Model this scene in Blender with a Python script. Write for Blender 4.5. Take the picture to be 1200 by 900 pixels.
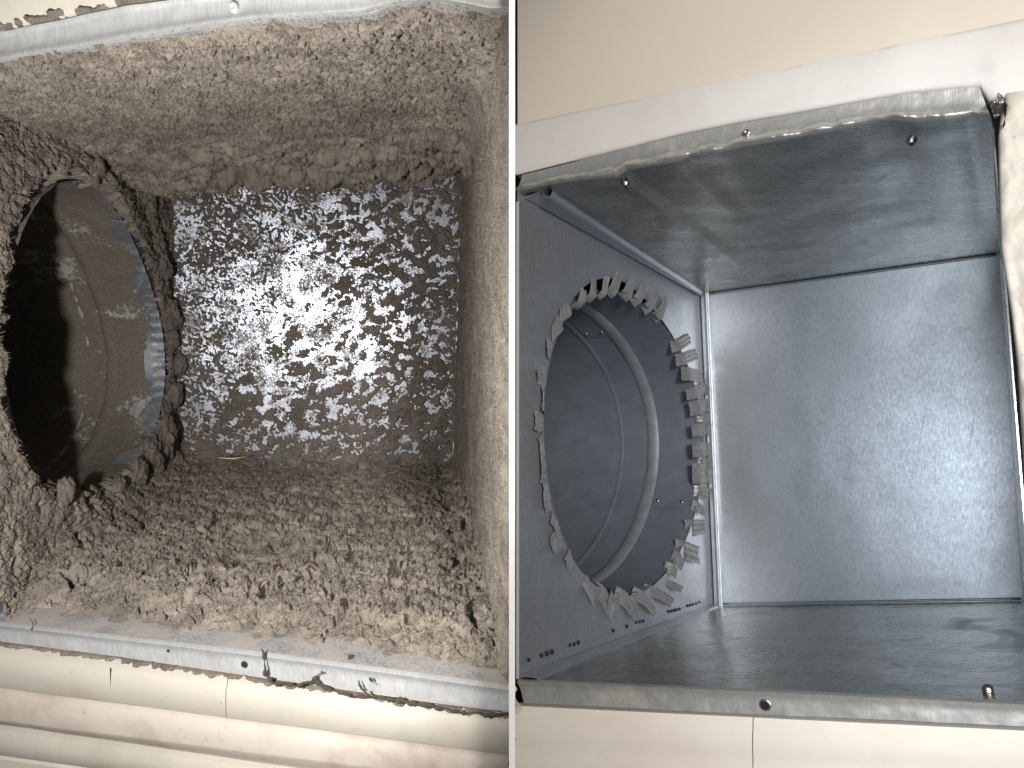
import bpy, math, random
import numpy as np
from mathutils import Vector

random.seed(7)
rng = np.random.default_rng(11)
for o in list(bpy.data.objects):
    bpy.data.objects.remove(o, do_unlink=True)
scene = bpy.context.scene
COL = scene.collection

# ------------------------------------------------------------------ camera
F = 900.0            # focal length in pixels of a 1200 px wide picture
H = 1.0              # height of the lens above the floor
cam_d = bpy.data.cameras.new('camera')
cam_d.sensor_width = 36.0
cam_d.lens = 36.0 * F / 1200.0
cam_d.clip_start = 0.01
cam_d.clip_end = 50
cam = bpy.data.objects.new('camera', cam_d)
COL.objects.link(cam)
cam.location = (0, 0, H)
cam.rotation_euler = (math.radians(90), 0, 0)
scene.camera = cam

# ------------------------------------------------------------------ room light, lamps, exposure
world = bpy.data.worlds.new('World')
scene.world = world
world.use_nodes = True
wn = world.node_tree.nodes
wn['Background'].inputs[0].default_value = (0.84, 0.85, 0.88, 1)
wn['Background'].inputs[1].default_value = 0.11


def aim(o, target):
    d = Vector(target) - Vector(o.location)
    o.rotation_euler = d.to_track_quat('-Z', 'Y').to_euler()


def spot(name, loc, target, watts, col, size, blend, radius):
    d = bpy.data.lights.new(name, 'SPOT')
    d.energy = watts; d.color = col; d.spot_size = math.radians(size)
    d.spot_blend = blend; d.shadow_soft_size = radius
    o = bpy.data.objects.new(name, d); COL.objects.link(o)
    o.location = loc; aim(o, target)
    return o


def area(name, loc, target, watts, col, sx, sy, spread=180):
    d = bpy.data.lights.new(name, 'AREA')
    d.shape = 'RECTANGLE'; d.size = sx; d.size_y = sy
    d.energy = watts; d.color = col; d.spread = math.radians(spread)
    o = bpy.data.objects.new(name, d); COL.objects.link(o)
    o.location = loc; aim(o, target)
    return o


# hand torch on the dirty duct, kept left of the lens
spot('hand_torch', (-0.148, 0.120, H - 0.030), (-0.31, 0.72, H + 0.06), 8.0, (1.0, 0.97, 0.94), 122, 0.4, 0.006)
# soft room lamp on the clean duct, and the cool phone lamp by the lens
spot('room_lamp', (0.35, -0.95, H + 0.35), (0.49, 0.85, H - 0.0), 118.0, (1.0, 0.95, 0.90), 47, 0.3, 0.16)
spot('phone_lamp', (0.05, 0.03, H + 0.01), (0.56, 1.10, H - 0.05), 9.5, (0.80, 0.90, 1.0), 62, 0.7, 0.05)

scene.view_settings.view_transform = 'Standard'
scene.view_settings.look = 'None'
scene.view_settings.exposure = 0.0
scene.view_settings.gamma = 1.0
scene.view_settings.use_curve_mapping = False
scene.render.engine = 'CYCLES'
scene.cycles.max_bounces = 6
scene.cycles.diffuse_bounces = 1
scene.cycles.glossy_bounces = 4


# ------------------------------------------------------------------ maths helpers
def P(px, py, d):
    return np.array([(px - 600) / F * d, d, H + (450 - py) / F * d])


def proj(p):
    p = np.asarray(p)
    return np.stack([600 + F * p[..., 0] / p[..., 1], 450 - F * (p[..., 2] - H) / p[..., 1]], -1)


def norm(v):
    v = np.asarray(v, float)
    return v / np.maximum(np.linalg.norm(v, axis=-1, keepdims=True), 1e-12)


_perm = np.random.default_rng(3).permutation(256)
_perm = np.concatenate([_perm, _perm, _perm])
_g = norm(np.random.default_rng(4).normal(size=(256, 3)))


def perlin(p):
    p = np.asarray(p, float); sh = p.shape[:-1]; p = p.reshape(-1, 3)
    i = np.floor(p).astype(int); f = p - i; i &= 255
    u = f * f * f * (f * (f * 6 - 15) + 10)
    out = 0
    for dx in (0, 1):
        wx = u[:, 0] if dx else 1 - u[:, 0]
        hx = _perm[i[:, 0] + dx]
        for dy in (0, 1):
            wy = u[:, 1] if dy else 1 - u[:, 1]
            hy = _perm[hx + i[:, 1] + dy]
            for dz in (0, 1):
                wz = u[:, 2] if dz else 1 - u[:, 2]
                g = _g[_perm[hy + i[:, 2] + dz]]
                out = out + wx * wy * wz * ((f[:, 0] - dx) * g[:, 0] + (f[:, 1] - dy) * g[:, 1] + (f[:, 2] - dz) * g[:, 2])
    return (out * 1.6).reshape(sh)


def fbm(p, octs=4, gain=0.5, lac=2.03):
    a, s, t = 1.0, 0.0, 0.0
    p = np.asarray(p, float)
    for k in range(octs):
        s = s + a * perlin(p + 17.3 * k); t += a; a *= gain; p = p * lac
    return s / t


def lumps(p, seed=0):
    """rounded lumps with creases between them, 0..1 (cellular distance)"""
    p = np.asarray(p, float) + seed * 31.7; sh = p.shape[:-1]; p = p.reshape(-1, 3)
    i = np.floor(p).astype(int); f = p - i
    best = np.full(len(p), 9.0)
    for dx in (-1, 0, 1):
        for dy in (-1, 0, 1):
            for dz in (-1, 0, 1):
                c = i + np.array([dx, dy, dz])
                h = _perm[(_perm[(_perm[c[:, 0] & 255] + c[:, 1]) & 255] + c[:, 2]) & 255]
                q = np.array([dx, dy, dz]) + 0.5 + 0.42 * _g[h] * 1.4 - f
                best = np.minimum(best, (q * q).sum(1))
    return np.clip(1 - best, 0, 1).reshape(sh)


def smooth(e0, e1, x):
    t = np.clip((x - e0) / (e1 - e0), 0, 1)
    return t * t * (3 - 2 * t)


def resample(pts, n):
    pts = np.asarray(pts, float)
    t = np.linspace(0, 1, len(pts)) if False else None
    seg = np.linalg.norm(np.diff(pts, axis=0), axis=1); c = np.concatenate([[0], np.cumsum(seg)]); c /= c[-1]
    x = np.linspace(0, 1, n)
    return np.stack([np.interp(x, c, pts[:, k]) for k in range(pts.shape[1])], -1)


class Patch:
    """ruled sheet between a front line and a back line; a runs along them, b runs front to back; h lifts along the inner normal"""

    def __init__(self, front, back, inward):
        self.f = resample(front, 400); self.k = resample(back, 400)
        c = self.pt(.5, .5)
        n = norm(np.cross(self.pt(.6, .5) - self.pt(.4, .5), self.pt(.5, .6) - self.pt(.5, .4)))
        self.n = n if n @ np.asarray(inward) > 0 else -n

    def pt(self, a, b, h=0.0):
        a = np.asarray(a, float); b = np.asarray(b, float)
        x = a * 399; k = np.clip(np.floor(x).astype(int), 0, 398); w = (x - k)[..., None]
        f = self.f[k] * (1 - w) + self.f[k + 1] * w
        g = self.k[k] * (1 - w) + self.k[k + 1] * w
        p = f + (g - f) * b[..., None]
        if np.any(h):
            p = p + np.asarray(h, float)[..., None] * self.n
        return p

    def drop(self, X):
        """move points along the normal onto the sheet"""
        X = np.asarray(X, float); sh = X.shape; X = X.reshape(-1, 3)
        u = norm(self.pt(1., .5) - self.pt(0., .5)); v = np.cross(self.n, u)
        T = np.stack([X @ u, X @ v], -1)
        q = np.full((len(X), 2), .5); f = lambda q: (lambda p: np.stack([p @ u, p @ v], -1))(self.pt(q[:, 0], q[:, 1]))
        e = 1e-4
        for _ in range(14):
            r = f(q) - T
            ja = (f(q + [e, 0]) - f(q - [e, 0])) / (2 * e); jb = (f(q + [0, e]) - f(q - [0, e])) / (2 * e)
            det = ja[:, 0] * jb[:, 1] - ja[:, 1] * jb[:, 0]
            q = q - np.clip(np.stack([(r[:, 0] * jb[:, 1] - r[:, 1] * jb[:, 0]) / det, (ja[:, 0] * r[:, 1] - ja[:, 1] * r[:, 0]) / det], -1), -.3, .3)
        return self.pt(q[:, 0], q[:, 1]).reshape(sh)

    def inv(self, px, py):
        q = np.array([.5, .5]); t = np.array([px, py], float)
        for _ in range(40):
            r = proj(self.pt(*q)) - t
            e = 1e-4
            J = np.stack([(proj(self.pt(q[0] + e, q[1])) - proj(self.pt(*q))) / e, (proj(self.pt(q[0], q[1] + e)) - proj(self.pt(*q))) / e], 1)
            q = q - np.clip(np.linalg.solve(J, r), -.3, .3)
        return q


class Plane:
    def __init__(self, pts):
        pts = np.asarray(pts, float); self.c = pts.mean(0)
        n = np.linalg.svd(pts - self.c)[2][2]
        self.n = n if n[1] < 0 else -n         # towards the viewer

    def hit(self, px, py, off=0.0):
        d = np.array([(px - 600) / F, 1, (450 - py) / F]); o = np.array([0, 0, H])
        c = self.c
        t = ((c - o) @ self.n) / (d @ self.n)
        return o + d * t + self.n * off


# ------------------------------------------------------------------ object helpers
BASE = {}
LENS = np.array([0, 0, H])
SIZE = 1.0           # metres per tracing unit of the duct being built (the two ducts differ in size and distance)


def place(v):
    return LENS + SIZE * (np.asarray(v, float) - LENS)


def thing(name, label, cat, loc, group=None):
    o = bpy.data.objects.new(name, None); COL.objects.link(o)
    loc = place(loc)
    o.empty_display_size = 0.02
    o.location = tuple(float(x) for x in loc)
    o['label'] = label; o['category'] = cat
    if group: o['group'] = group
    BASE[o.name] = np.array(loc, float)
    return o


def mesh(name, V, Fc, mat, parent=None, flat=False, label=None, cat=None, group=None, kind=None, origin=None):
    V = place(np.asarray(V, float).reshape(-1, 3))
    base = BASE[parent.name] if parent else (V.mean(0) if origin is None else np.asarray(origin, float))
    me = bpy.data.meshes.new(name)
    if isinstance(Fc, np.ndarray):
        Fc = Fc.astype(np.int32); k = Fc.shape[1]
        me.vertices.add(len(V)); me.vertices.foreach_set('co', (V - base).astype(np.float32).ravel())
        me.loops.add(Fc.size); me.loops.foreach_set('vertex_index', Fc.ravel())
        me.polygons.add(len(Fc)); me.polygons.foreach_set('loop_start', np.arange(0, Fc.size, k, dtype=np.int32))
        me.update(calc_edges=True)
    else:
        me.from_pydata([tuple(v) for v in (V - base)], [], [tuple(f) for f in Fc]); me.update()
    if not flat:
        me.polygons.foreach_set('use_smooth', np.ones(len(me.polygons), bool))
    me.materials.append(mat)
    o = bpy.data.objects.new(name, me); COL.objects.link(o)
    if parent:
        o.parent = parent; BASE[o.name] = base
    else:
        o.location = tuple(base); BASE[o.name] = base
    if label: o['label'] = label
    if cat: o['category'] = cat
    if group: o['group'] = group
    if kind: o['kind'] = kind
    return o


def gridfaces(ny, nx, wrap=False, mask=None):
    j, i = np.meshgrid(np.arange(ny - 1), np.arange(nx if wrap else nx - 1), indexing='ij')
    i2 = (i + 1) % nx
    f = np.stack([j * nx + i, j * nx + i2, (j + 1) * nx + i2, (j + 1) * nx + i], -1)
    if mask is not None:
        f = f[mask]
    return f.reshape(-1, 4)


def sheet(name, X, nrm, thick, mat, parent, wrap=False, mask=None, **kw):
    """grid X[ny,nx,3] closed into a thin plate of the given thickness behind the face"""
    ny, nx = X.shape[:2]
    B = X - np.asarray(nrm) * thick
    V = np.concatenate([X.reshape(-1, 3), B.reshape(-1, 3)])
    f = gridfaces(ny, nx, wrap, mask); N = ny * nx
    fs = [f, f[:, ::-1] + N]
    if mask is None:
        rows = [(0, 1), (ny - 1, 1)]
        for j, _ in rows:
            i = np.arange(nx if wrap else nx - 1); i2 = (i + 1) % nx
            a, b = j * nx + i, j * nx + i2
            s = np.stack([a, a + N, b + N, b], -1)
            fs.append(s if j == 0 else s[:, ::-1])
        if not wrap:
            for i0 in (0, nx - 1):
                j = np.arange(ny - 1); a, b = j * nx + i0, (j + 1) * nx + i0
                s = np.stack([a, b, b + N, a + N], -1)
                fs.append(s if i0 == 0 else s[:, ::-1])
    o = mesh(name, V, np.concatenate(fs), mat, parent, **kw)
    o.data.set_sharp_from_angle(angle=math.radians(48))
    return o


def boxmesh(name, c, ux, uy, uz, mat, parent=None, **kw):
    """box from centre and three half-vectors"""
    c, ux, uy, uz = (np.asarray(v, float) for v in (c, ux, uy, uz))
    V = [c + sx * ux + sy * uy + sz * uz for sx in (-1, 1) for sy in (-1, 1) for sz in (-1, 1)]
    f = [(0, 1, 3, 2), (4, 6, 7, 5), (0, 4, 5, 1), (2, 3, 7, 6), (0, 2, 6, 4), (1, 5, 7, 3)]
    return mesh(name, V, f, mat, parent, flat=True, **kw)


def tubemesh(name, pts, rad, mat, parent=None, seg=6, **kw):
    pts = np.asarray(pts, float); n = len(pts)
    rad = np.full(n, rad) if np.isscalar(rad) else np.asarray(rad)
    V = []
    for k in range(n):
        t = norm(pts[min(k + 1, n - 1)] - pts[max(k - 1, 0)])
        a = np.array([0.13, 0.31, 0.94]); u = norm(np.cross(t, a)); v = np.cross(t, u)
        for s in range(seg):
            q = 2 * math.pi * s / seg
            V.append(pts[k] + rad[k] * (math.cos(q) * u + math.sin(q) * v))
    fs = [tuple(int(x) for x in r) for r in gridfaces(n, seg, True)]
    fs += [tuple(range(seg))[::-1], tuple((n - 1) * seg + s for s in range(seg))]
    return mesh(name, V, fs, mat, parent, **kw)


def dome(name, c, n, r, h, mat, parent, rings=5, seg=14, recess=0.0, **kw):
    """low round head (screw, rivet) with an optional dimple"""
    n = norm(n); u = norm(np.cross(n, [0.3, 0.2, 0.9])); v = np.cross(n, u)
    prof = [(1, 0), (.97, .45), (.8, .8), (.5, .97), (.3, 1.0 - recess), (.02, 1.0 - recess)]
    V = []
    for (pr, ph) in prof:
        for s in range(seg):
            q = 2 * math.pi * s / seg
            V.append(np.asarray(c) + n * h * ph + r * pr * (math.cos(q) * u + math.sin(q) * v))
    fs = [tuple(int(x) for x in q) for q in gridfaces(len(prof), seg, True)] + [tuple((len(prof) - 1) * seg + s for s in range(seg))]
    return mesh(name, V, fs, mat, parent, **kw)


# ------------------------------------------------------------------ materials
class NT:
    def __init__(self, name):
        self.m = bpy.data.materials.new(name); self.m.use_nodes = True
        self.t = self.m.node_tree; self.b = self.t.nodes['Principled BSDF']
        self.co = self.t.nodes.new('ShaderNodeTexCoord').outputs['Object']

    def n(self, typ, **props):
        x = self.t.nodes.new(typ)
        for k, v in props.items(): setattr(x, k, v)
        return x

    def l(self, a, b): self.t.links.new(a, b)

    def mapping(self, scale, rot=(0, 0, 0), loc=(0, 0, 0)):
        m = self.n('ShaderNodeMapping'); self.l(self.co, m.inputs[0])
        m.inputs['Scale'].default_value = scale; m.inputs['Rotation'].default_value = rot; m.inputs['Location'].default_value = loc
        return m.outputs[0]

    def noise(self, scale, detail=4, rough=0.5, vec=None, dist=0.0):
        x = self.n('ShaderNodeTexNoise'); self.l(vec or self.co, x.inputs['Vector'])
        x.inputs['Scale'].default_value = scale; x.inputs['Detail'].default_value = detail
        x.inputs['Roughness'].default_value = rough; x.inputs['Distortion'].default_value = dist
        return x.outputs['Fac']

    def voro(self, scale, vec=None, out='Color', feature='F1'):
        x = self.n('ShaderNodeTexVoronoi', feature=feature); self.l(vec or self.co, x.inputs['Vector']); x.inputs['Scale'].default_value = scale
        return x.outputs[out]

    def ramp(self, fac, stops):
        r = self.n('ShaderNodeValToRGB'); self.l(fac, r.inputs[0])
        e = r.color_ramp.elements
        while len(e) < len(stops): e.new(0.5)
        for k, (p, c) in enumerate(stops):
            e[k].position = p
            e[k].color = (c, c, c, 1) if np.isscalar(c) else (*c, 1)
        return r.outputs[0]

    def mix(self, fac, a, b, mode='MIX'):
        x = self.n('ShaderNodeMix', data_type='RGBA', blend_type=mode)
        for s, v in ((0, fac), (6, a), (7, b)):
            if isinstance(v, bpy.types.NodeSocket): self.l(v, x.inputs[s])
            elif s == 0: x.inputs[0].default_value = v
            else: x.inputs[s].default_value = (v, v, v, 1) if np.isscalar(v) else (*v, 1)
        return x.outputs[2]

    def math(self, op, a, b=0.0):
        x = self.n('ShaderNodeMath', operation=op)
        for s, v in ((0, a), (1, b)):
            if isinstance(v, bpy.types.NodeSocket): self.l(v, x.inputs[s])
            else: x.inputs[s].default_value = v
        return x.outputs[0]

    def bump(self, height, strength, dist, prev=None):
        x = self.n('ShaderNodeBump'); self.l(height, x.inputs['Height'])
        x.inputs['Strength'].default_value = strength; x.inputs['Distance'].default_value = dist
        if prev: self.l(prev, x.inputs['Normal'])
        return x.outputs[0]

    def set(self, **kw):
        names = {'color': 'Base Color', 'rough': 'Roughness', 'metal': 'Metallic', 'normal': 'Normal', 'spec': 'Specular IOR Level', 'sheen': 'Sheen Weight'}
        for k, v in kw.items():
            i = self.b.inputs[names[k]]
            if isinstance(v, bpy.types.NodeSocket): self.l(v, i)
            elif k == 'color': i.default_value = (*v, 1)
            else: i.default_value = v
        return self.m


def mat_galv(name, base, rough, grime=0.0, grime_col=(0.16, 0.13, 0.09), metal=1.0, streak=(700, 700, 40), dirt_scale=14, bump=0.25):
    t = NT(name)
    sp = t.voro(260)                                    # zinc spangle
    spg = t.n('ShaderNodeSeparateColor'); t.l(sp, spg.inputs[0])
    st = t.noise(1.0, 3, 0.6, t.mapping(streak))        # rolling streaks
    cl = t.noise(22, 5, 0.6)
    v = t.math('ADD', t.math('MULTIPLY', spg.outputs[0], 0.10), t.math('MULTIPLY', st, 0.62))
    v = t.math('ADD', v, t.math('MULTIPLY', cl, 0.22))
    dark = tuple(c * 0.78 for c in base); lite = tuple(min(1, c * 1.16) for c in base)
    col = t.ramp(v, [(0.28, dark), (0.66, lite)])
    rg = t.ramp(v, [(0.30, rough + 0.06), (0.80, max(0.05, rough - 0.06))])
    if grime > 0:
        g = t.ramp(t.noise(dirt_scale, 7, 0.62, dist=0.6), [(0.62 - 0.3 * grime, 0.0), (0.80 - 0.2 * grime, 1.0)])
        g = t.math('MULTIPLY', g, min(1.0, 0.45 + grime * 0.5))
        col = t.mix(g, col, grime_col)
        t.set(metal=t.math('MULTIPLY', t.math('SUBTRACT', 1.0, t.math('MULTIPLY', g, 0.8)), metal))
        rg = t.mix(g, rg, 0.75)
    else:
        t.set(metal=metal)
    b = t.bump(st, bump, 0.0004)
    b = t.bump(t.noise(45, 2), 0.05, 0.002, b)
    return t.set(color=col, rough=rg, normal=b)


def mat_dust(name, c1, c2, c3, bump=0.8):
    t = NT(name)
    a = t.noise(1500, 4, 0.75); b = t.noise(80, 4, 0.6); c = t.noise(20, 3, 0.55)
    v = t.math('ADD', t.math('MULTIPLY', a, 0.6), t.math('MULTIPLY', b, 0.4))
    col = t.ramp(v, [(0.39, c3), (0.5, c2), (0.61, c1)])
    col = t.mix(t.ramp(c, [(0.42, 0.0), (0.68, 0.35)]), col, c3)
    nb = t.bump(a, bump, 0.003)
    return t.set(color=col, rough=1.0, spec=0.03, normal=nb)


def mat_paint(name, base, stain, amount, rough=0.62, scale=9):
    t = NT(name)
    g = t.ramp(t.noise(scale, 8, 0.65, dist=0.4), [(0.5, 0.0), (0.78, amount)])
    f = t.ramp(t.noise(160, 6, 0.7), [(0.60, 0.0), (0.75, amount)])
    col = t.mix(t.math('MAXIMUM', g, f), base, stain)
    br = t.noise(1.0, 4, 0.6, t.mapping((12, 300, 300)))
    b = t.bump(br, 0.12, 0.0008); b = t.bump(t.noise(35, 4), 0.12, 0.003, b)
    return t.set(color=col, rough=rough, normal=b)


def mat_flat(name, base, rough=0.6, metal=0.0, var=0.15, scale=60):
    t = NT(name)
    v = t.noise(scale, 5, 0.6)
    col = t.ramp(v, [(0.3, tuple(c * (1 - var) for c in base)), (0.7, tuple(min(1, c * (1 + var)) for c in base))])
    b = t.bump(t.noise(scale * 6, 4), 0.15, 0.0008)
    return t.set(color=col, rough=rough, metal=metal, normal=b)


M = {}
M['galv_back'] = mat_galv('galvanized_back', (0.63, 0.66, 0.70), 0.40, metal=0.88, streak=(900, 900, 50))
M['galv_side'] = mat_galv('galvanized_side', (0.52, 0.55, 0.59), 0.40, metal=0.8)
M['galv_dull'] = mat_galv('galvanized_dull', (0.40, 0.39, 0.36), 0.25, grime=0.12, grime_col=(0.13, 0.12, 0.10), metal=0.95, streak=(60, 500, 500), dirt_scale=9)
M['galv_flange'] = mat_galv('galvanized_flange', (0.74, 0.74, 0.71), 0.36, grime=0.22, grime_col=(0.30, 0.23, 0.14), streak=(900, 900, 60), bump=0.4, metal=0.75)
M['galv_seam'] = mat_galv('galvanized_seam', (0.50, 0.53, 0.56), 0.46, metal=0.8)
M['zinc_old'] = mat_galv('zinc_old', (0.50, 0.525, 0.575), 0.46, metal=0.75)
M['zinc_flange'] = mat_galv('zinc_flange', (0.60, 0.61, 0.61), 0.44, grime=0.3, grime_col=(0.24, 0.20, 0.15), metal=0.5)
def mat_filmed(name='zinc_filmed', lo=0.49, hi=0.57, film=(0.25, 0.225, 0.195)):
    t = NT(name)
    st = t.noise(1.0, 3, 0.6, t.mapping((700, 700, 40)))
    metal = t.ramp(st, [(0.3, (0.36, 0.39, 0.44)), (0.7, (0.48, 0.51, 0.57))])
    f = t.math('ADD', t.math('MULTIPLY', t.noise(620, 4, 0.7), 0.6), t.math('MULTIPLY', t.noise(60, 4, 0.6), 0.4))
    g = t.ramp(f, [(lo, 0.0), (hi, 1.0)])
    col = t.mix(g, metal, film)
    return t.set(color=col, metal=t.math('MULTIPLY', t.math('SUBTRACT', 1.0, g), 0.78), rough=t.mix(g, 0.35, 1.0), normal=t.bump(f, 0.3, 0.0012))


M['zinc_film'] = mat_filmed()
M['zinc_lip'] = mat_filmed('zinc_lip', 0.50, 0.66, (0.30, 0.27, 0.24))
M['zinc_dusty'] = mat_filmed('zinc_dusty', 0.34, 0.60, (0.40, 0.36, 0.31))
M['dust'] = mat_dust('dust', (0.55, 0.48, 0.405), (0.37, 0.322, 0.270), (0.14, 0.123, 0.107))
M['dust_dark'] = mat_dust('dust_dark', (0.37, 0.325, 0.28), (0.275, 0.241, 0.208), (0.155, 0.137, 0.121))
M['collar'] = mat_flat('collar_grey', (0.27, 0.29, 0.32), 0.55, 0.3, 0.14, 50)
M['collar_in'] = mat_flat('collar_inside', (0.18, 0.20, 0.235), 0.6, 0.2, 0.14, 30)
M['tab'] = mat_flat('tab_grey', (0.30, 0.305, 0.31), 0.5, 0.4, 0.22, 90)
M['steel'] = mat_flat('steel', (0.55, 0.54, 0.52), 0.3, 1.0, 0.15, 200)
M['black'] = mat_flat('black_gap', (0.012, 0.011, 0.010), 0.9)
M['backing'] = mat_flat('backing', (0.03, 0.028, 0.026), 0.9)
M['ink'] = mat_flat('ink', (0.02, 0.022, 0.03), 0.6)
M['white'] = mat_paint('white_paint', (0.69, 0.67, 0.645), (0.50, 0.45, 0.41), 0.40)
M['cream'] = mat_paint('cream_paint', (0.44, 0.41, 0.35), (0.24, 0.19, 0.14), 0.50)
M['pink'] = mat_paint('blush_paint', (0.44, 0.395, 0.34), (0.20, 0.14, 0.10), 0.80, scale=16)
M['white_low'] = mat_paint('warm_white_paint', (0.80, 0.74, 0.66), (0.52, 0.44, 0.36), 0.35)
M['wall'] = mat_paint('wall_paint', (0.70, 0.635, 0.545), (0.60, 0.54, 0.46), 0.3, rough=0.7, scale=4)
M['plaster'] = mat_paint('rough_plaster', (0.60, 0.55, 0.48), (0.26, 0.22, 0.17), 0.85, rough=0.7, scale=22)
M['divider'] = mat_flat('divider_white', (0.88, 0.88, 0.88), 0.5, 0, 0.02)
M['fibre'] = mat_flat('fibre', (0.045, 0.038, 0.03), 0.9)
M['straw'] = mat_flat('straw', (0.70, 0.62, 0.42), 0.6)

# =================================================================== LEFT: the dirty duct
LbTL, LbTR, LbBR, LbBL = P(192, 207, .8925), P(548, 195, .953), P(537, 553, .998), P(205, 545, .9379)
planeL = Plane([P(-100, 91, .475), P(-8, 727, .523), P(597, 15, .376), P(597, 803, .44)])
L_top = [(-100, 91), (0, 73), (100, 57), (205, 39), (300, 26), (370, 21), (425, 18), (440, 13), (470, 6), (515, 3), (545, 8), (575, 15), (598, 14)]
L_bot = [(-8, 728), (150, 746), (300, 763), (450, 783), (598, 803)]
L_ceil_front = [planeL.hit(*p) for p in L_top]; L_floor_front = [planeL.hit(*p) for p in L_bot]
LfTL, LfTR, LfBL, LfBR = L_ceil_front[0], L_ceil_front[-1], L_floor_front[0], L_floor_front[-1]
pL_ceil = Patch(L_ceil_front, [LbTL, LbTR], (0, 0, -1))
pL_floor = Patch(L_floor_front, [LbBL, LbBR], (0, 0, 1))
pL_left = Patch([LfTL, LfBL], [LbTL, LbBL], (1, 0, 0))
pL_right = Patch([LfTR, LfBR], [LbTR, LbBR], (-1, 0, 0))
pL_back = Patch([LbTL, LbTR], [LbBL, LbBR], (0, -1, 0))

# =================================================================== RIGHT: the clean duct
RbTL, RbTR, RbBR, RbBL = P(822, 345, 1.064), P(1170, 297, .890), P(1199, 704, .845), P(838, 710, 1.018)
planeR = Plane([P(606, 224, .684), P(1163, 140, .500), P(606, 797, .640), P(1217, 823, .452)])
R_top = [(607, 225), (640, 217), (680, 211), (722, 208), (735, 199), (790, 190), (810, 183), (840, 179), (870, 172), (905, 166), (950, 158), (1000, 150), (1020, 144), (1045, 140), (1080, 143), (1110, 142), (1140, 137), (1162, 143)]
R_bot = [(607, 796), (760, 802), (900, 808), (1050, 815), (1217, 823)]
R_ceil_front = [planeR.hit(*p) for p in R_top]; R_floor_front = [planeR.hit(*p) for p in R_bot]
RfTL, RfTR, RfBL, RfBR = R_ceil_front[0], R_ceil_front[-1], R_floor_front[0], R_floor_front[-1]
pR_ceil = Patch(R_ceil_front, [RbTL, RbTR], (0, 0, -1))
pR_floor = Patch(R_floor_front, [RbBL, RbBR], (0, 0, 1))
pR_left = Patch([RfTL, RfBL], [RbTL, RbBL], (1, 0, 0))
pR_right = Patch([RfTR, RfBR], [RbTR, RbBR], (-1, 0, 0))
pR_back = Patch([RbTL, RbTR], [RbBL, RbBR], (0, -1, 0))


def pgrid(na, nb, a0=0., a1=1., b0=0., b1=1., persp=1.0):
    a = np.linspace(a0, a1, na); t = np.linspace(0, 1, nb)
    t = t / (t + (1 - t) * persp)                  # denser near the front when persp > 1
    b = b0 + (b1 - b0) * t
    B, A = np.meshgrid(b, a, indexing='ij')
    return A, B


def panel(name, patch, na, nb, mat, parent, dent=0.0, thick=0.001, seed=0, **kw):
    A, B = pgrid(na, nb)
    X = patch.pt(A, B)
    h = dent * fbm(X * 9 + seed * 5.1, 3) if dent else 0.0
    e = np.minimum(np.minimum(A, 1 - A), np.minimum(B, 1 - B))
    X = X + (h * smooth(0, .08, e))[..., None] * patch.n if dent else X
    return sheet(name, X, patch.n, thick, mat, parent, **kw)


class Hole:
    """closed outline cut in a wall patch, from its traced points: radius as a short Fourier series"""

    def __init__(self, patch, pix, harm=3):
        self.p = patch
        ab = np.array([patch.inv(*q) for q in pix])
        X = patch.pt(ab[:, 0], ab[:, 1])
        self.c = (X.min(0) + X.max(0)) / 2
        n = patch.n
        self.c = self.c - n * ((self.c - patch.pt(.5, .5)) @ n)
        self.v = norm(np.array([0, 0, 1.]) - n * n[2]); self.u = np.cross(self.v, n)
        if self.u[1] < 0: self.u = -self.u             # u deeper, v up
        x = (X - self.c) @ self.u; y = (X - self.c) @ self.v
        self.sx = (x.max() - x.min()) / 2; self.sy = (y.max() - y.min()) / 2
        th = np.arctan2(y / self.sy, x / self.sx); r = np.hypot(x / self.sx, y / self.sy)
        cols = [np.ones_like(th)] + [f(k * th) for k in range(1, harm + 1) for f in (np.cos, np.sin)]
        self.co = np.linalg.lstsq(np.stack(cols, 1), r, rcond=None)[0]; self.harm = harm

    def r(self, th):
        cols = [np.ones_like(th)] + [f(k * th) for k in range(1, self.harm + 1) for f in (np.cos, np.sin)]
        return np.stack(cols, -1) @ self.co

    def xy(self, th, k=1.0):
        r = self.r(th) * k
        return r * np.cos(th) * self.sx, r * np.sin(th) * self.sy

    def pt(self, th, s=0.0, k=1.0):
        """point on the pipe: angle, distance outwards from the wall, radius factor"""
        x, y = self.xy(th, k)
        return self.c + x[..., None] * self.u + y[..., None] * self.v - np.asarray(s)[..., None] * self.p.n if np.ndim(s) else self.c + x[..., None] * self.u + y[..., None] * self.v - s * self.p.n

    def inside(self, X, k=1.0):
        d = X - self.c
        x = d @ self.u / self.sx; y = d @ self.v / self.sy
        th = np.arctan2(y, x)
        return np.hypot(x, y) / self.r(th)

    def angle(self, px, py):
        ab = self.p.inv(px, py); d = self.p.pt(*ab) - self.c
        return math.atan2(d @ self.v / self.sy, d @ self.u / self.sx)


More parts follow.
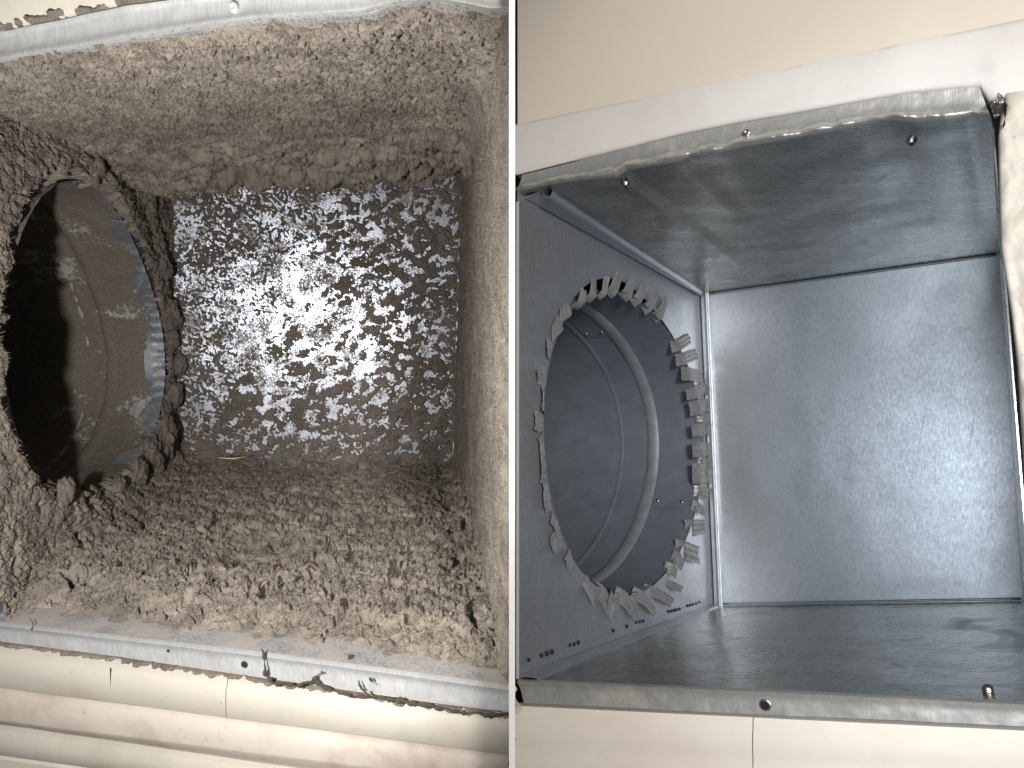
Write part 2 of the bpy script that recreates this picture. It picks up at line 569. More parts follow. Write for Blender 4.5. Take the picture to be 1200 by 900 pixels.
def wall_with_hole(name, patch, hole, kfun, mat, parent, thick=0.001, rings=14, n=200):
    th = np.linspace(-math.pi, math.pi, n, endpoint=False)
    corners = [patch.pt(a, b) for a in (0, 1) for b in (0, 1)]
    loc = np.array([[(c - hole.c) @ hole.u, (c - hole.c) @ hole.v] for c in corners])
    extra = [math.atan2(y / hole.sy, x / hole.sx) for x, y in loc]
    th = np.sort(np.concatenate([th, extra])); n = len(th)
    quad = loc[[0, 1, 3, 2]]
    ix, iy = hole.xy(th, kfun(th))
    out = []
    for q in th:
        d = np.array([math.cos(q) * hole.sx, math.sin(q) * hole.sy]); best = None
        for k in range(4):
            p0, p1 = quad[k], quad[(k + 1) % 4]; e = p1 - p0
            den = d[0] * e[1] - d[1] * e[0]
            if abs(den) < 1e-12: continue
            t = (p0[0] * e[1] - p0[1] * e[0]) / den; w = (p0[0] * d[1] - p0[1] * d[0]) / den
            if t > 0 and -1e-6 <= w <= 1 + 1e-6 and (best is None or t < best): best = t
        out.append(d * best)
    out = np.array(out); inn = np.stack([ix, iy], 1)
    # keep the opening inside the sheet
    lim = np.linalg.norm(out, axis=1) * 0.985; ln = np.linalg.norm(inn, axis=1)
    inn = inn * np.minimum(1, lim / ln)[:, None]
    s = np.linspace(0, 1, rings)[:, None, None]
    Q = inn[None] * (1 - s) + out[None] * s
    X = hole.c + Q[..., :1] * hole.u + Q[..., 1:] * hole.v
    return sheet(name, patch.drop(X), patch.n, thick, mat, parent, wrap=True)


# ------------------------------------------------------------------ added behind the walls to keep the gaps dark: a plain cavity
backing_span = [(-1.25, .62), (1.55, .62)]
# (closed box of boards behind everything, so that only the lamps in front light the ducts)
boxmesh('added_backing', (0.15, 1.95, H), (1.7, 0, 0), (0, .01, 0), (0, 0, 1.1), M['backing'], kind='structure')
boxmesh('added_backing', (-1.56, 1.22, H), (.01, 0, 0), (0, .70, 0), (0, 0, 1.1), M['backing'], kind='structure')
boxmesh('added_backing', (1.86, 1.22, H), (.01, 0, 0), (0, .70, 0), (0, 0, 1.1), M['backing'], kind='structure')
boxmesh('added_backing', (.15, 1.22, H + 1.12), (1.7, 0, 0), (0, .74, 0), (0, 0, .01), M['backing'], kind='structure')
boxmesh('added_backing', (.15, 1.22, H - 1.12), (1.7, 0, 0), (0, .74, 0), (0, 0, .01), M['backing'], kind='structure')

# ------------------------------------------------------------------ added thin white board between the ducts, stops light spilling across
boxmesh('added_divider', (0, .345, H), (0.00112, 0, 0), (0, .06, 0), (0, 0, .40), M['divider'],
        label='added thin white divider between the dirty and the clean duct', cat='board')


def wallframe(plane, polys, thick, mat, name, **kw):
    """one flat wall sheet made of pixel quads on the plane"""
    V = []; Fs = []
    for q in polys:
        f = [plane.hit(*p) for p in q]; b = [x - plane.n * thick for x in f]; k = len(V); V += f + b
        Fs += [(k, k + 1, k + 2, k + 3), (k + 7, k + 6, k + 5, k + 4)] + [(k + i, k + 4 + i, k + 4 + (i + 1) % 4, k + (i + 1) % 4) for i in range(4)]
    return mesh(name, V, Fs, mat, flat=True, **kw)


def ribbon(polyA, polyB, plane, n, m, off, mat, name, parent, thick=0.0008, wrinkle=0.0, seed=0, wf=45, flatten=None, **kw):
    """strip on a wall plane between two pixel polylines; off(t, s) lifts it"""
    A = resample(np.array([plane.hit(*p) for p in polyA]), n); B = resample(np.array([plane.hit(*p) for p in polyB]), n)
    s = np.linspace(0, 1, m)[:, None, None]
    X = A[None] * (1 - s) + B[None] * s
    T, S = np.meshgrid(np.linspace(0, 1, n), np.linspace(0, 1, m))
    h = off(T, S)
    if wrinkle:
        h = h + wrinkle * fbm(X * wf + seed, 4) * smooth(0, .12, S) * (1 if flatten is None else 1 - flatten * smooth(.2, .5, S))
    X = X + h[..., None] * plane.n
    return sheet(name, X, plane.n, thick, mat, parent, **kw)


def profile(rows, plane, x0, x1, mat, name, parent, xa, xb, n=40, warp=0.0006, **kw):
    """moulded strip: rows of (y at xa, y at xb, lift), swept from pixel x0 to x1"""
    xs = np.linspace(x0, x1, n)
    X = np.array([[plane.hit(x, ya + (yb - ya) * (x - xa) / (xb - xa), o) for x in xs] for ya, yb, o in rows])
    X = X + (warp * fbm(X * 14, 3))[..., None] * plane.n
    o = sheet(name, X, plane.n, 0.012, mat, parent, **kw)
    return o


SIZE = 0.80
# ---------------------------------------------------------------- dirty duct sheet metal
dd = thing('dirty_duct', 'square sheet metal duct box caked inside with grey brown dust', 'duct', (LfBL + LfBR + LbBL + LbBR) / 4)
HL = [(5, 420), (4, 360), (15, 300), (35, 250), (70, 217), (110, 218), (145, 260), (165, 310), (180, 350), (190, 400), (189, 450), (180, 490), (165, 530), (140, 560), (95, 578), (60, 560), (35, 530), (18, 490), (8, 455)]
holeL = Hole(pL_left, HL, 3)
panel('ceiling_panel', pL_ceil, 40, 30, M['zinc_dusty'], dd)
panel('floor_panel', pL_floor, 40, 30, M['zinc_dusty'], dd)
panel('right_panel', pL_right, 40, 30, M['zinc_old'], dd)
panel('back_panel', pL_back, 60, 60, M['zinc_film'], dd, dent=0.0015, label='bare zinc back panel speckled with dust clots')
wall_with_hole('left_panel', pL_left, holeL, lambda th: 1.0 + .085 * smooth(.0, .8, -np.cos(th)), M['zinc_old'], dd)
# standing seam at the right end of the back panel
sx = [pL_back.pt(.978, b, .0062) for b in np.linspace(.02, .97, 30)]
tubemesh('seam', sx, 0.0026, M['galv_seam'], dd, label='shiny vertical seam at the right of the back panel')
sx = [pL_back.pt(.006, b, .003) for b in np.linspace(.02, .9, 30)]
tubemesh('seam', sx, 0.0016, M['galv_seam'], dd)

inner = [(-100, 91), (0, 73), (100, 57), (205, 39), (300, 26), (370, 21), (425, 18), (440, 13), (470, 6), (515, 3), (545, 8), (575, 15), (598, 14)]
outer = [(-100, 58), (0, 38), (60, 26), (150, 7), (230, -4), (330, -14), (430, -20), (510, -24), (598, -18)]
tf = ribbon(L_top, outer, planeL, 160, 14, lambda t, s: 0.0038 * (s / .10) * np.exp(1 - s / .10) + .0005 * (s > .9), M['zinc_flange'], 'top_flange', dd, wrinkle=.0012)
dome('screw', planeL.hit(275, 9, .0008), planeL.n, .0030, .0018, M['zinc_flange'], tf, recess=.5)
binner = [(-12, 728), (150, 746), (300, 763), (450, 783), (598, 803)]
bouter = [(-12, 750), (150, 771), (300, 791), (450, 812), (598, 834)]
bf = ribbon(L_bot, bouter, planeL, 160, 14, lambda t, s: 0.0030 * (s / .08) * np.exp(1 - s / .08), M['zinc_flange'], 'bottom_flange', dd, wrinkle=.0007, seed=8)
dome('screw_hole', planeL.hit(287, 778, .0006), planeL.n, .0022, .0010, M['black'], bf, recess=.4)
dome('screw_hole', planeL.hit(198, 762, .0006), planeL.n, .0010, .0009, M['black'], bf, recess=.4)

# ---------------------------------------------------------------- dirty branch pipe
dp = thing('branch_pipe', 'dusty round branch pipe opening in the left side of the dirty duct', 'pipe', holeL.c - pL_left.n * .2 - holeL.v * holeL.sy)


def pipe(hole, name, parent, mat, length, n=220, m=120, ripple=None, k0=1.0, cap=True, disp=None):
    th = np.linspace(-math.pi, math.pi, n, endpoint=False)
    t = np.linspace(0, 1, m) ** 1.6
    T, S = np.meshgrid(th, t * length)
    K = np.full_like(T, k0)
    if ripple: K = K + ripple(T, S)
    X = hole.pt(T, S, K)
    if disp is not None:
        ctr = hole.c - S[..., None] * hole.p.n
        X = X + disp(X, T, S)[..., None] * norm(ctr - X)
    if cap:
        last = X[-1]; mid = last.mean(0)
        X = np.concatenate([X, [mid + (last - mid) * f for f in (.66, .33, .02)]])
    return mesh(name, X, gridfaces(X.shape[0], n, True)[:, ::-1], mat, parent)


def mat_pipe_dust():
    t = NT('pipe_dust_film')
    d = t.ramp(t.noise(700, 6, 0.65), [(0.35, (0.115, 0.101, 0.084)), (0.65, (0.215, 0.19, 0.158))])
    big = t.noise(26, 6, 0.6); fine = t.noise(300, 5, 0.7)
    v = t.math('ADD', t.math('MULTIPLY', big, 0.7), t.math('MULTIPLY', fine, 0.3))
    bare = t.ramp(v, [(0.56, 0.0), (0.61, 1.0)])
    col = t.mix(bare, d, (0.56, 0.56, 0.55))
    b = t.bump(t.noise(500, 5, 0.65), 0.5, 0.0015)
    return t.set(color=col, rough=t.mix(bare, 1.0, 0.5), metal=t.math('MULTIPLY', bare, 0.5), normal=b, spec=0.2)


M['pipe_film'] = mat_pipe_dust()
pipe(holeL, 'pipe_wall', dp, M['pipe_film'], .55, disp=lambda X, T, S: .0016 * fbm(X * 40, 4) + (.0012 * lumps(X * 150) + .0010 * lumps(X * 320, 2)) * smooth(.01, .03, S))


def bead(hole, s0, width, height, mat, parent, name='bead', n=200, a0=-math.pi, a1=math.pi, seed=0, rough=0.0, label=None):
    th = np.linspace(a0, a1, n)
    q = np.linspace(0, math.pi, 9)
    T, Q = np.meshgrid(th, q)
    S = s0 + width * .5 * np.cos(Q)
    X = hole.pt(T, S, 1.0)
    ctr = hole.c - S[..., None] * hole.p.n
    hgt = height * np.sin(Q) - .0004
    if rough: hgt = hgt + rough * fbm(X * 70 + seed, 4)
    X = X + hgt[..., None] * norm(ctr - X)
    return mesh(name, X, gridfaces(9, n)[:, ::-1], mat, parent, label=label)


bead(holeL, .055, .016, .0045, M['pipe_film'], dp, rough=.0015)
bead(holeL, .081, .005, .0018, M['zinc_dusty'], dp, rough=.0016, seed=4)
# bare torn lip on the deep side of the opening
def lipk(th): return .985 + .02 * np.sin(th * 60) * .3
th = np.linspace(-1.15, 1.25, 160); T, S = np.meshgrid(th, np.linspace(-.003, .020, 8))
wid = .30 + .70 * np.clip(fbm(np.stack([T * 3.2, T * 0, T * 0], -1) + 4, 3) * 2.2 + .55 + .5 * perlin(np.stack([T * 17, T * 0, T * 0], -1)), 0.05, 1)
S = -.003 + (S + .003) * wid
X = holeL.pt(T, S, .986 + .004 * np.sin(T * 70) * (S < .008))
X = X + (0.0006 * fbm(X * 200, 2))[..., None] * holeL.p.n
mesh('torn_lip', X, gridfaces(8, 160)[:, ::-1], M['zinc_lip'], dp, label='bare crimped zinc lip on the pipe rim')

# ---------------------------------------------------------------- dust
def stuff(name, X, mat, label, mask=None, fuzz=0, length=.003, up=None, keep=None):
    """one layer of dust: a lumpy sheet with tiny lint fibres standing out of it"""
    f = gridfaces(X.shape[0], X.shape[1], mask=mask); V = X.reshape(-1, 3)
    if fuzz:
        r = np.random.default_rng(len(V))
        pool = np.unique(f) if keep is None else np.nonzero(keep.ravel())[0]
        p = V[r.choice(pool, fuzz)]
        d = norm(np.asarray(up) * .55 + r.normal(size=(fuzz, 3)) * .75)
        e = norm(d + r.normal(size=(fuzz, 3)) * .7)
        L = (length * (.4 + r.random(fuzz) ** 2 * 1.3))[:, None]
        sd = norm(np.cross(d, r.normal(size=(fuzz, 3)))) * .00022
        q = p + d * L * .5; t = q + e * L * .5; p = p - d * .0004
        W = np.stack([p - sd, p + sd, q - sd, q + sd, t - sd * .5, t + sd * .5], 1).reshape(-1, 3)
        k = len(V) + 6 * np.arange(fuzz)[:, None]
        g = np.concatenate([k + np.array([0, 1, 3, 2]), k + np.array([2, 3, 5, 4])])
        V = np.concatenate([V, W]); f = np.concatenate([f, g])
    return mesh(name, V, f, mat, None, label=label, cat='dust', kind='stuff')


def grains(X, f, seed=0):
    return fbm(X * f + seed, 3, .6)


# ceiling
A, B = pgrid(680, 380, b0=-.004, b1=1.0, persp=2.2)
X0 = pL_ceil.pt(A, B)
w = X0 + .0012 * np.stack([perlin(X0 * 200), perlin(X0 * 200 + 9), perlin(X0 * 200 + 20)], -1)
deep = smooth(.38, .72, B + .10 * fbm(X0 * 9, 3))
fine = .0026 * lumps(w * np.array([300, 270, 270]), 9) + .0022 * perlin(w * 220) + .0012 * perlin(w * 560) - .0040 * smooth(.22, .5, perlin(w * np.array([150, 210, 150]) + 4))
clump = .0085 * lumps(w * np.array([60, 80, 60])) + .0045 * lumps(w * 150, 2)
ledge = .026 * np.clip(fbm(X0 * np.array([9, 30, 16]) + 3, 4), -.35, 1)
edge = smooth(-.004, .05, B + .02 * perlin(X0 * 60))
h = edge * (.0030 + fine + deep * (clump + 1.25 * ledge + .006)) - .0012 * (1 - edge)
h = h + .010 * deep * smooth(.9, .75, B) * np.clip(lumps(w * np.array([34, 60, 40]), 12) - .45, 0, 1) * 2
h = h * (1 - .72 * smooth(.80, .97, B)) + .003 * smooth(.9, 1.0, B)
h = h + .008 * smooth(.95, 1.0, A) * smooth(0, .2, B)
stuff('dust_layer', pL_ceil.pt(A, B, h), M['dust'], 'fine furry tan dust hanging under the ceiling of the dirty duct', fuzz=26000, length=.0032, up=pL_ceil.n)

# floor
A, B = pgrid(680, 460, b0=-.0, b1=1.02, persp=2.1)
X0 = pL_floor.pt(A, B)
w = X0 + .003 * np.stack([fbm(X0 * 70, 2), fbm(X0 * 70 + 9, 2), fbm(X0 * 70 + 20, 2)], -1)
w2 = w + .0007 * np.stack([perlin(X0 * 240), perlin(X0 * 240 + 9), perlin(X0 * 240 + 20)], -1)
big = lumps(w * 42, 1); med = lumps(w * 105, 2); sml = lumps(w2 * 250, 3); tiny = lumps(w2 * 480, 8)
cl = fbm(X0 * 16 + 5, 4)
pits = smooth(.12, .30, fbm(w * 60 + 40, 4)); pores = smooth(.22, .5, perlin(w2 * 210 + 70))
cover = smooth(.03, .13, B + .035 * fbm(X0 * 30 + 2, 3) + .02 * smooth(.75, 1, A))
c0 = pL_floor.inv(300, 660); Xc = pL_floor.pt(*c0)
bald = np.exp(-(((X0[..., 0] - Xc[0]) / .034) ** 2 + ((X0[..., 1] - Xc[1]) / .040) ** 2) ** 1.5 + .3 * fbm(X0 * 60, 3))
h = .004 + .008 * big * (.4 + .9 * np.clip(cl + .4, 0, 1)) + .0060 * med + .0038 * sml + .0022 * tiny + .0017 * perlin(w2 * 640) - .016 * pits - .0075 * pores
h = h * (1 - .45 * smooth(.45, .95, B)) + .003 * smooth(.9, 1.0, B) * big
h = h + .010 * smooth(.10, .0, A) * smooth(.1, .3, B) + .010 * smooth(.93, 1.0, A) * smooth(.1, .3, B)
h = np.maximum(h, .0010 + .0016 * sml + .0008 * perlin(w2 * 640)) * cover * (1 - .8 * np.clip(bald, 0, 1)) - .0010 * (1 - cover) - np.clip(bald, 0, 1) * (.0016 + .0016 * perlin(w2 * 160))
stuff('dust_layer', pL_floor.pt(A, B, h), M['dust'], 'thick clotted dust heaped on the floor of the dirty duct', fuzz=34000, length=.0036, up=pL_floor.n, keep=h > .003)

# right wall
A, B = pgrid(560, 170, b0=-.0, b1=1.0, persp=2.2)
X0 = pL_right.pt(A, B)
h = .0030 + .0010 * lumps(X0 * 300) + .0010 * perlin(X0 * 240) + .0007 * perlin(X0 * 560) + .0025 * fbm(X0 * np.array([20, 20, 8]), 3)
h = h * smooth(-.01, .03, B) + smooth(.1, .4, B) * (.007 * smooth(.8, 1, B) * lumps(X0 * 70) + .009 * smooth(.08, .0, A) + .008 * smooth(.93, 1.0, A))
stuff('dust_layer', pL_right.pt(A, B, h), M['dust'], 'even felt of tan dust on the right side of the dirty duct', fuzz=8000, length=.0026, up=pL_right.n)

# left wall, round the opening
A, B = pgrid(500, 360, persp=1.8)
X0 = pL_left.pt(A, B)
w = X0 + .003 * np.stack([fbm(X0 * 80, 2), fbm(X0 * 80 + 9, 2), fbm(X0 * 80 + 20, 2)], -1)
w2 = w + .0007 * np.stack([perlin(X0 * 240), perlin(X0 * 240 + 9), perlin(X0 * 240 + 20)], -1)
rr = holeL.inside(X0) + .085 * fbm(X0 * 34, 4) + .045 * perlin(X0 * 95 + 3) + .02 * perlin(X0 * 200)
dp_ = ((X0 - holeL.c) @ holeL.u) / holeL.sx
rr = rr * (1 - .055 * smooth(.1, .9, -dp_))
rim = np.exp(-((rr - 1.10) / .11) ** 2)
h = .003 + .0034 * lumps(X0 * 130, 4) + .0030 * lumps(w2 * 260, 5) + .0020 * lumps(w2 * 520, 6) + .0012 * perlin(w2 * 700) + .003 * fbm(X0 * 25, 3) - .0045 * smooth(.2, .5, perlin(w2 * 190 + 30))
rim = rim * (.55 - .40 * smooth(-.1, .55, dp_))
h = h * (1 - .35 * smooth(.9, 1.3, rr) * smooth(1.6, 1.2, rr))
h = h + rim * (.004 + .008 * lumps(w * np.array([80, 80, 95]), 6) + .0045 * lumps(w2 * 170, 7))
h = h * (1 - .4 * smooth(.3, .8, -dp_) * smooth(1.35, 1.1, rr)) - (.016 - .012 * smooth(-.1, .55, dp_)) * smooth(1.06, .985, rr)
mask = (rr < .985)
fm = ~(mask[:-1, :-1] | mask[1:, 1:] | mask[:-1, 1:] | mask[1:, :-1])
stuff('dust_layer', pL_left.pt(A, B, h), M['dust'], 'rough crusted dust round the pipe mouth on the left side', fm, fuzz=12000, length=.003, up=pL_left.n)

# speckles on the back panel: the sheet of clots dips behind the bare metal between them
A, B = pgrid(470, 470, b0=0., b1=1.0)
X0 = pL_back.pt(A, B)
w = X0 + .0035 * np.stack([perlin(X0 * 60), X0[..., 0] * 0, perlin(X0 * 60 + 9)], -1)
ca, sa = math.cos(.45), math.sin(.45)
wr = np.stack([w[..., 0] * ca + w[..., 2] * sa, w[..., 1], -w[..., 0] * sa + w[..., 2] * ca], -1)
fine = perlin(w * 230) * .5 + perlin(w * 380 + 3) * .5
medn = perlin(wr * np.array([75, 60, 120]) + 7)
bign = fbm(wr * np.array([20, 20, 34]) + 2.2, 3)
x = A; y = B
right = smooth(.42, .75, x); low = smooth(.55, .95, y)
bare_spot = np.exp(-(((x - .42) / .24) ** 2 + ((y - .47) / .22) ** 2))  # bare metal patch where the dust clots thin out
thr = .02 + .12 * right * smooth(.1, .35, y) + .11 * low - .30 * bare_spot + .06 * smooth(.25, .0, y) * x
med_w = .25 + .75 * smooth(.2, .5, x + .6 * y - .25)
n = fine * (1.0 - .30 * med_w) + medn * .60 * med_w + .34 * bign
n = n + thr
n = n + .5 * smooth(.05, .0, np.minimum(1 - x, y)) * (.5 + .5 * perlin(X0 * 40)) + .6 * smooth(.07, .0, 1 - y) + .35 * smooth(.04, 0., x)
h = np.clip(n, -.25, 1.2) * .0075 + .0022 * smooth(0, .25, n) * lumps(w * 260)
stuff('dust_speckle', pL_back.pt(A, B, h), M['dust_dark'], 'dark dust clots speckling the bare back panel', fuzz=9000, length=.003, up=pL_back.n, keep=h > .0015)


def clod(name, c, r, seed, mat, squash=(1, 1, 1), n=44, **kw):
    th = np.linspace(0, math.pi, n); ph = np.linspace(0, 2 * math.pi, n * 2, endpoint=False)
    PH, TH = np.meshgrid(ph, th)
    D = np.stack([np.sin(TH) * np.cos(PH), np.sin(TH) * np.sin(PH), np.cos(TH)], -1)
    k = .72 + .55 * fbm(D * 1.5 + seed * 3.7, 3) + .30 * lumps(D * 2.6, seed) + .10 * lumps(D * 7, seed) + .05 * perlin(D * 16)
    X = np.asarray(c) + D * k[..., None] * r * np.asarray(squash)
    return mesh(name, X, gridfaces(n, n * 2, True), mat, None, **kw)


# torn clods along the deep rim of the opening
spots = [(120, 190, 20), (143, 200, 16), (160, 212, 18), (168, 232, 15), (172, 256, 14), (178, 285, 17), (182, 312, 12), (186, 340, 13), (190, 372, 12), (193, 398, 11),
         (197, 428, 13), (193, 462, 12), (189, 492, 15), (184, 515, 17), (170, 538, 18), (150, 556, 15), (128, 573, 14), (104, 584, 13), (96, 195, 15), (80, 590, 12), (196, 545, 16), (60, 578, 11)]
for k, (px, py, r) in enumerate(spots):
    ab = pL_left.inv(px, py); c = pL_left.pt(ab[0], ab[1], .002 + .012 * random.random())
    rad = r * c[1] / F * random.uniform(.8, 1.4)
    clod('dust_clod', c, rad, k, M['dust_dark'], (.6, .9, 1.2), label='dark torn dust clod hanging on the rim of the pipe mouth', cat='dust clod', group='clods round the pipe mouth')
# loose clods on the floor
fl = [(560, 735, 15), (492, 640, 12), (440, 690, 9), (565, 690, 11), (530, 610, 10), (345, 700, 7), (250, 600, 12), (405, 775, 4)]
for k, (px, py, r) in enumerate(fl):
    ab = pL_floor.inv(px, py); c = pL_floor.pt(ab[0], ab[1], .010 if r > 5 else .003)
    clod('dust_lump', c, r * c[1] / F, 40 + k, M['dust'], (1.1, 1, .75), label='loose lump of tan dust lying on the duct floor', cat='dust lump', group='loose lumps on the duct floor')

# a pale straw and some dark fibres
ab = [pL_floor.inv(256, 567), pL_floor.inv(273, 568), pL_floor.inv(290, 565)]
tubemesh('straw', [pL_floor.pt(a[0], a[1], .030) for a in ab], .0007, M['straw'], None, label='single pale straw on the dust below the back panel', cat='straw')


def strand(pix, r, label, offs=.004):
    pts = resample(np.array([planeL.hit(x, y, offs) for x, y in pix]), 60)
    pts = pts + .0022 * np.stack([fbm(pts * 130, 3), fbm(pts * 130 + 5, 3), fbm(pts * 130 + 9, 3)], -1)
    rr = r * np.clip(.50 + 1.1 * perlin(pts * 260), .18, 1.3)
    tubemesh('fibre_strand', pts, rr, M['fibre'], None, label=label, cat='fibre')


strand([(312, 757), (314, 772), (315, 787), (322, 797), (345, 797), (356, 800)], .0014, 'curled dark fibre crossing the lower flange at the left')
strand([(350, 799), (365, 795), (374, 789), (381, 783)], .0015, 'thick branching dark fibre lying on the lower flange')
strand([(357, 797), (372, 794), (388, 804), (420, 812), (440, 812)], .0014, 'long dark fibre along the lower edge of the flange')
strand([(424, 794), (427, 803), (438, 811)], .0010, 'short upright dark fibre at the middle of the lower flange')
strand([(439, 790), (441, 796), (444, 800)], .0008, 'tiny dark curl stuck on the lower flange')
strand([(440, 812), (500, 822), (540, 829), (575, 833), (599, 832)], .0021, 'thick dark root of lint under the flange beside the added divider')
strand([(41, 722), (43, 727), (42, 735)], .0006, 'thin hair bent over the left end of the lower flange')

# ---------------------------------------------------------------- woodwork round the dirty duct
lt = thing('lower_woodwork', 'cream painted grooved wooden sill below the dirty duct', 'woodwork', planeL.hit(290, 900))
rows_a = [(753, 838, -.004), (757, 842, .0005), (766, 848, .0010), (768, 850, .0022), (785, 866, .0026), (802, 881, .0022), (805, 884, .0008)]
profile(rows_a, planeL, -30, 267.2, M['cream'], 'board', lt, 0, 600)
profile(rows_a, planeL, 268.0, 597.5, M['cream'], 'board', lt, 0, 600)
rows_b = [(804, 883, -.003), (807, 886, .0012), (811, 889, .0040), (824, 900, .0052), (836, 911, .0062), (839, 914, .0058), (845, 928, .0020), (850, 938, -.0010)]
profile(rows_b, planeL, -30, 597.5, M['pink'], 'moulding', lt, 0, 600)
rows_c = [(849, 937, -.003), (852, 941, .0030), (862, 950, .0052), (876, 962, .0046), (884, 970, .0010), (886, 972, .0030), (930, 1015, .0060)]
profile(rows_c, planeL, -30, 597.5, M['cream'], 'moulding', lt, 0, 600)
# crack and crumbled dark gap under the flange
mesh('crack', [planeL.hit(132.6, 780, .0031), planeL.hit(133.8, 780, .0031), planeL.hit(133.4, 800, .0031), planeL.hit(132.9, 812, .0020)], [(0, 1, 2, 3)], M['fibre'], lt)
gp = [(-12, 752), (60, 760), (150, 774), (300, 796), (450, 818), (520, 828), (598, 838)]
gq = [(-12, 756), (60, 765), (150, 780), (300, 800), (450, 822), (520, 833), (598, 844)]
ribbon(gp, gq, planeL, 260, 8, lambda t, s: -.0016 + .0026 * np.sin(s * math.pi), M['dust_dark'], 'gap_filling', lt, wf=150, wrinkle=.0075, seed=3, label='dark crumbs of dirt in the gap under the flange')

ut = thing('upper_woodwork', 'cream painted wooden head with dirty edge above the dirty duct', 'woodwork', planeL.hit(100, -20))
rows_u = [(40, -95, -.004), (36, -99, .0010), (30, -105, .0030), (-40, -170, .0040)]
profile(rows_u, planeL, -60, 597, M['cream'], 'board', ut, 0, 600)
go = [(-60, 50), (0, 37), (60, 25), (150, 6), (230, -6), (300, -14)]
gi = [(-60, 42), (0, 27), (60, 14), (150, -4), (230, -17), (300, -26)]
ribbon(go, gi, planeL, 200, 8, lambda t, s: -.0004 + .0040 * np.sin(s * math.pi), M['dust_dark'], 'gap_filling', ut, wf=130, wrinkle=.010, seed=12, label='dark crumbled dirt along the edge of the head')

SIZE = 1.22
# =================================================================== clean duct sheet metal
cd = thing('clean_duct', 'clean bare galvanized sheet metal duct box with bright back panel', 'duct', (RfBL + RfBR + RbBL + RbBR) / 4)
HR = [(637, 480), (643, 420), (660, 370), (690, 343), (720, 338), (755, 355), (785, 385), (805, 430), (820, 470), (825, 510), (823, 560), (815, 600), (800, 640), (780, 675), (745, 697), (715, 695), (690, 680), (665, 645), (648, 605), (640, 560), (636, 520)]
holeR = Hole(pR_left, HR, 4)
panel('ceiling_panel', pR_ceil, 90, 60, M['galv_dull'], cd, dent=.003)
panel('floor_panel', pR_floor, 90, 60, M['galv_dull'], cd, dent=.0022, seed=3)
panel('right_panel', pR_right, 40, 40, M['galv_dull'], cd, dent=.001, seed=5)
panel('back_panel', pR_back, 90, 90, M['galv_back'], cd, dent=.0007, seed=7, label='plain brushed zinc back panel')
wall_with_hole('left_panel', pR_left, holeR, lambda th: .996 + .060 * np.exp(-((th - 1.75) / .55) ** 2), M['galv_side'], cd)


def strip(patch, a0, a1, b0, b1, prof, mat, name, parent, n=60, along='b', label=None, wob=0.0):
    """raised bead or seam on a panel; prof lists (across 0..1, lift)"""
    t = np.linspace(0, 1, n); rows = []
    for s, hgt in prof:
        if along == 'b':
            aa = (a0[0] + (a0[1] - a0[0]) * t); ab_ = (a1[0] + (a1[1] - a1[0]) * t); a = aa + (ab_ - aa) * s; b = b0 + (b1 - b0) * t
        else:
            bb = (b0[0] + (b0[1] - b0[0]) * t); bc = (b1[0] + (b1[1] - b1[0]) * t); b = bb + (bc - bb) * s; a = a0 + (a1 - a0) * t
        X = patch.pt(a, b, np.full(n, hgt))
        rows.append(X + (wob * fbm(X * 30, 2))[..., None] * patch.n)
    return sheet(name, np.array(rows), patch.n, .0006, mat, parent, label=label)


# upright corner seam left of the back panel
strip(pR_back, 0.0, 1.0, (.002, .002), (.002, .002), [(0, 0)] * 2, M['galv_seam'], 'tmp', cd) if False else None
t = np.linspace(.0, 1, 80)
rows = []
for a, hh in ((.0, .002), (.004, .0075), (.016, .0085), (.020, .0045), (.026, .0040), (.030, .0075), (.034, .0070), (.037, .0006)):
    rows.append(pR_back.pt(np.full(80, a), t, np.full(80, hh)))
sheet('corner_seam', np.array(rows), pR_back.n, .0006, M['galv_seam'], cd, label='folded upright seam between back and left panel')
# folded hem along the top left corner and the bottom left corner
prof = [(0, .0005), (.15, .004), (.5, .0055), (.8, .0045), (1, .0005)]
strip(pR_ceil, (.045, .0), (.075, .022), 0.03, .97, prof, M['galv_side'], 'corner_hem', cd)
strip(pR_ceil, (.003, .002), (.04, -.0 + .004), 0.02, .97, [(0, .003), (.5, .002), (1, .0008)], M['galv_side'], 'corner_hem', cd)
strip(pR_floor, (.003, .003), (.055, .03), 0.0, .97, [(0, .0030), (.4, .0026), (.8, .0022), (1, .0004)], M['galv_side'], 'corner_hem', cd)
# thin bright folded edges round the back panel
tubemesh('edge_fold', [pR_back.pt(a, .004, .0015) for a in np.linspace(.04, .995, 30)], .0014, M['galv_seam'], cd)
tubemesh('edge_fold', [pR_back.pt(a, .994, .0020) for a in np.linspace(.04, .995, 30)], .0016, M['galv_seam'], cd)
strip(pR_right, 0, 0, 0, 0, [(0, 0), (1, 0)], M['black'], 'x', cd) if False else None

# pale scratches on the back panel
for pa, pb, wd_ in (((1086, 464), (1076, 530), 1.0), ((1143, 476), (1134, 534), 1.2), ((998, 520), (993, 560), .9), ((961, 542), (960, 550), 1.0), ((1094, 515), (1096, 570), .7), ((870, 655), (884, 666), .7), ((1047, 535), (1049, 560), .6)):
    V = []
    for px, py, w_ in ((pa[0], pa[1], .15), ((pa[0] + pb[0]) / 2 + .6, (pa[1] + pb[1]) / 2, 1), (pb[0], pb[1], .25)):
        for sg in (-.5, .5):
            ab = pR_back.inv(px + sg * wd_ * w_, py); V.append(pR_back.pt(ab[0], ab[1], .0022))
    mesh('scratch', V, [(0, 1, 3, 2), (2, 3, 5, 4)], M['galv_seam'], cd, flat=True)
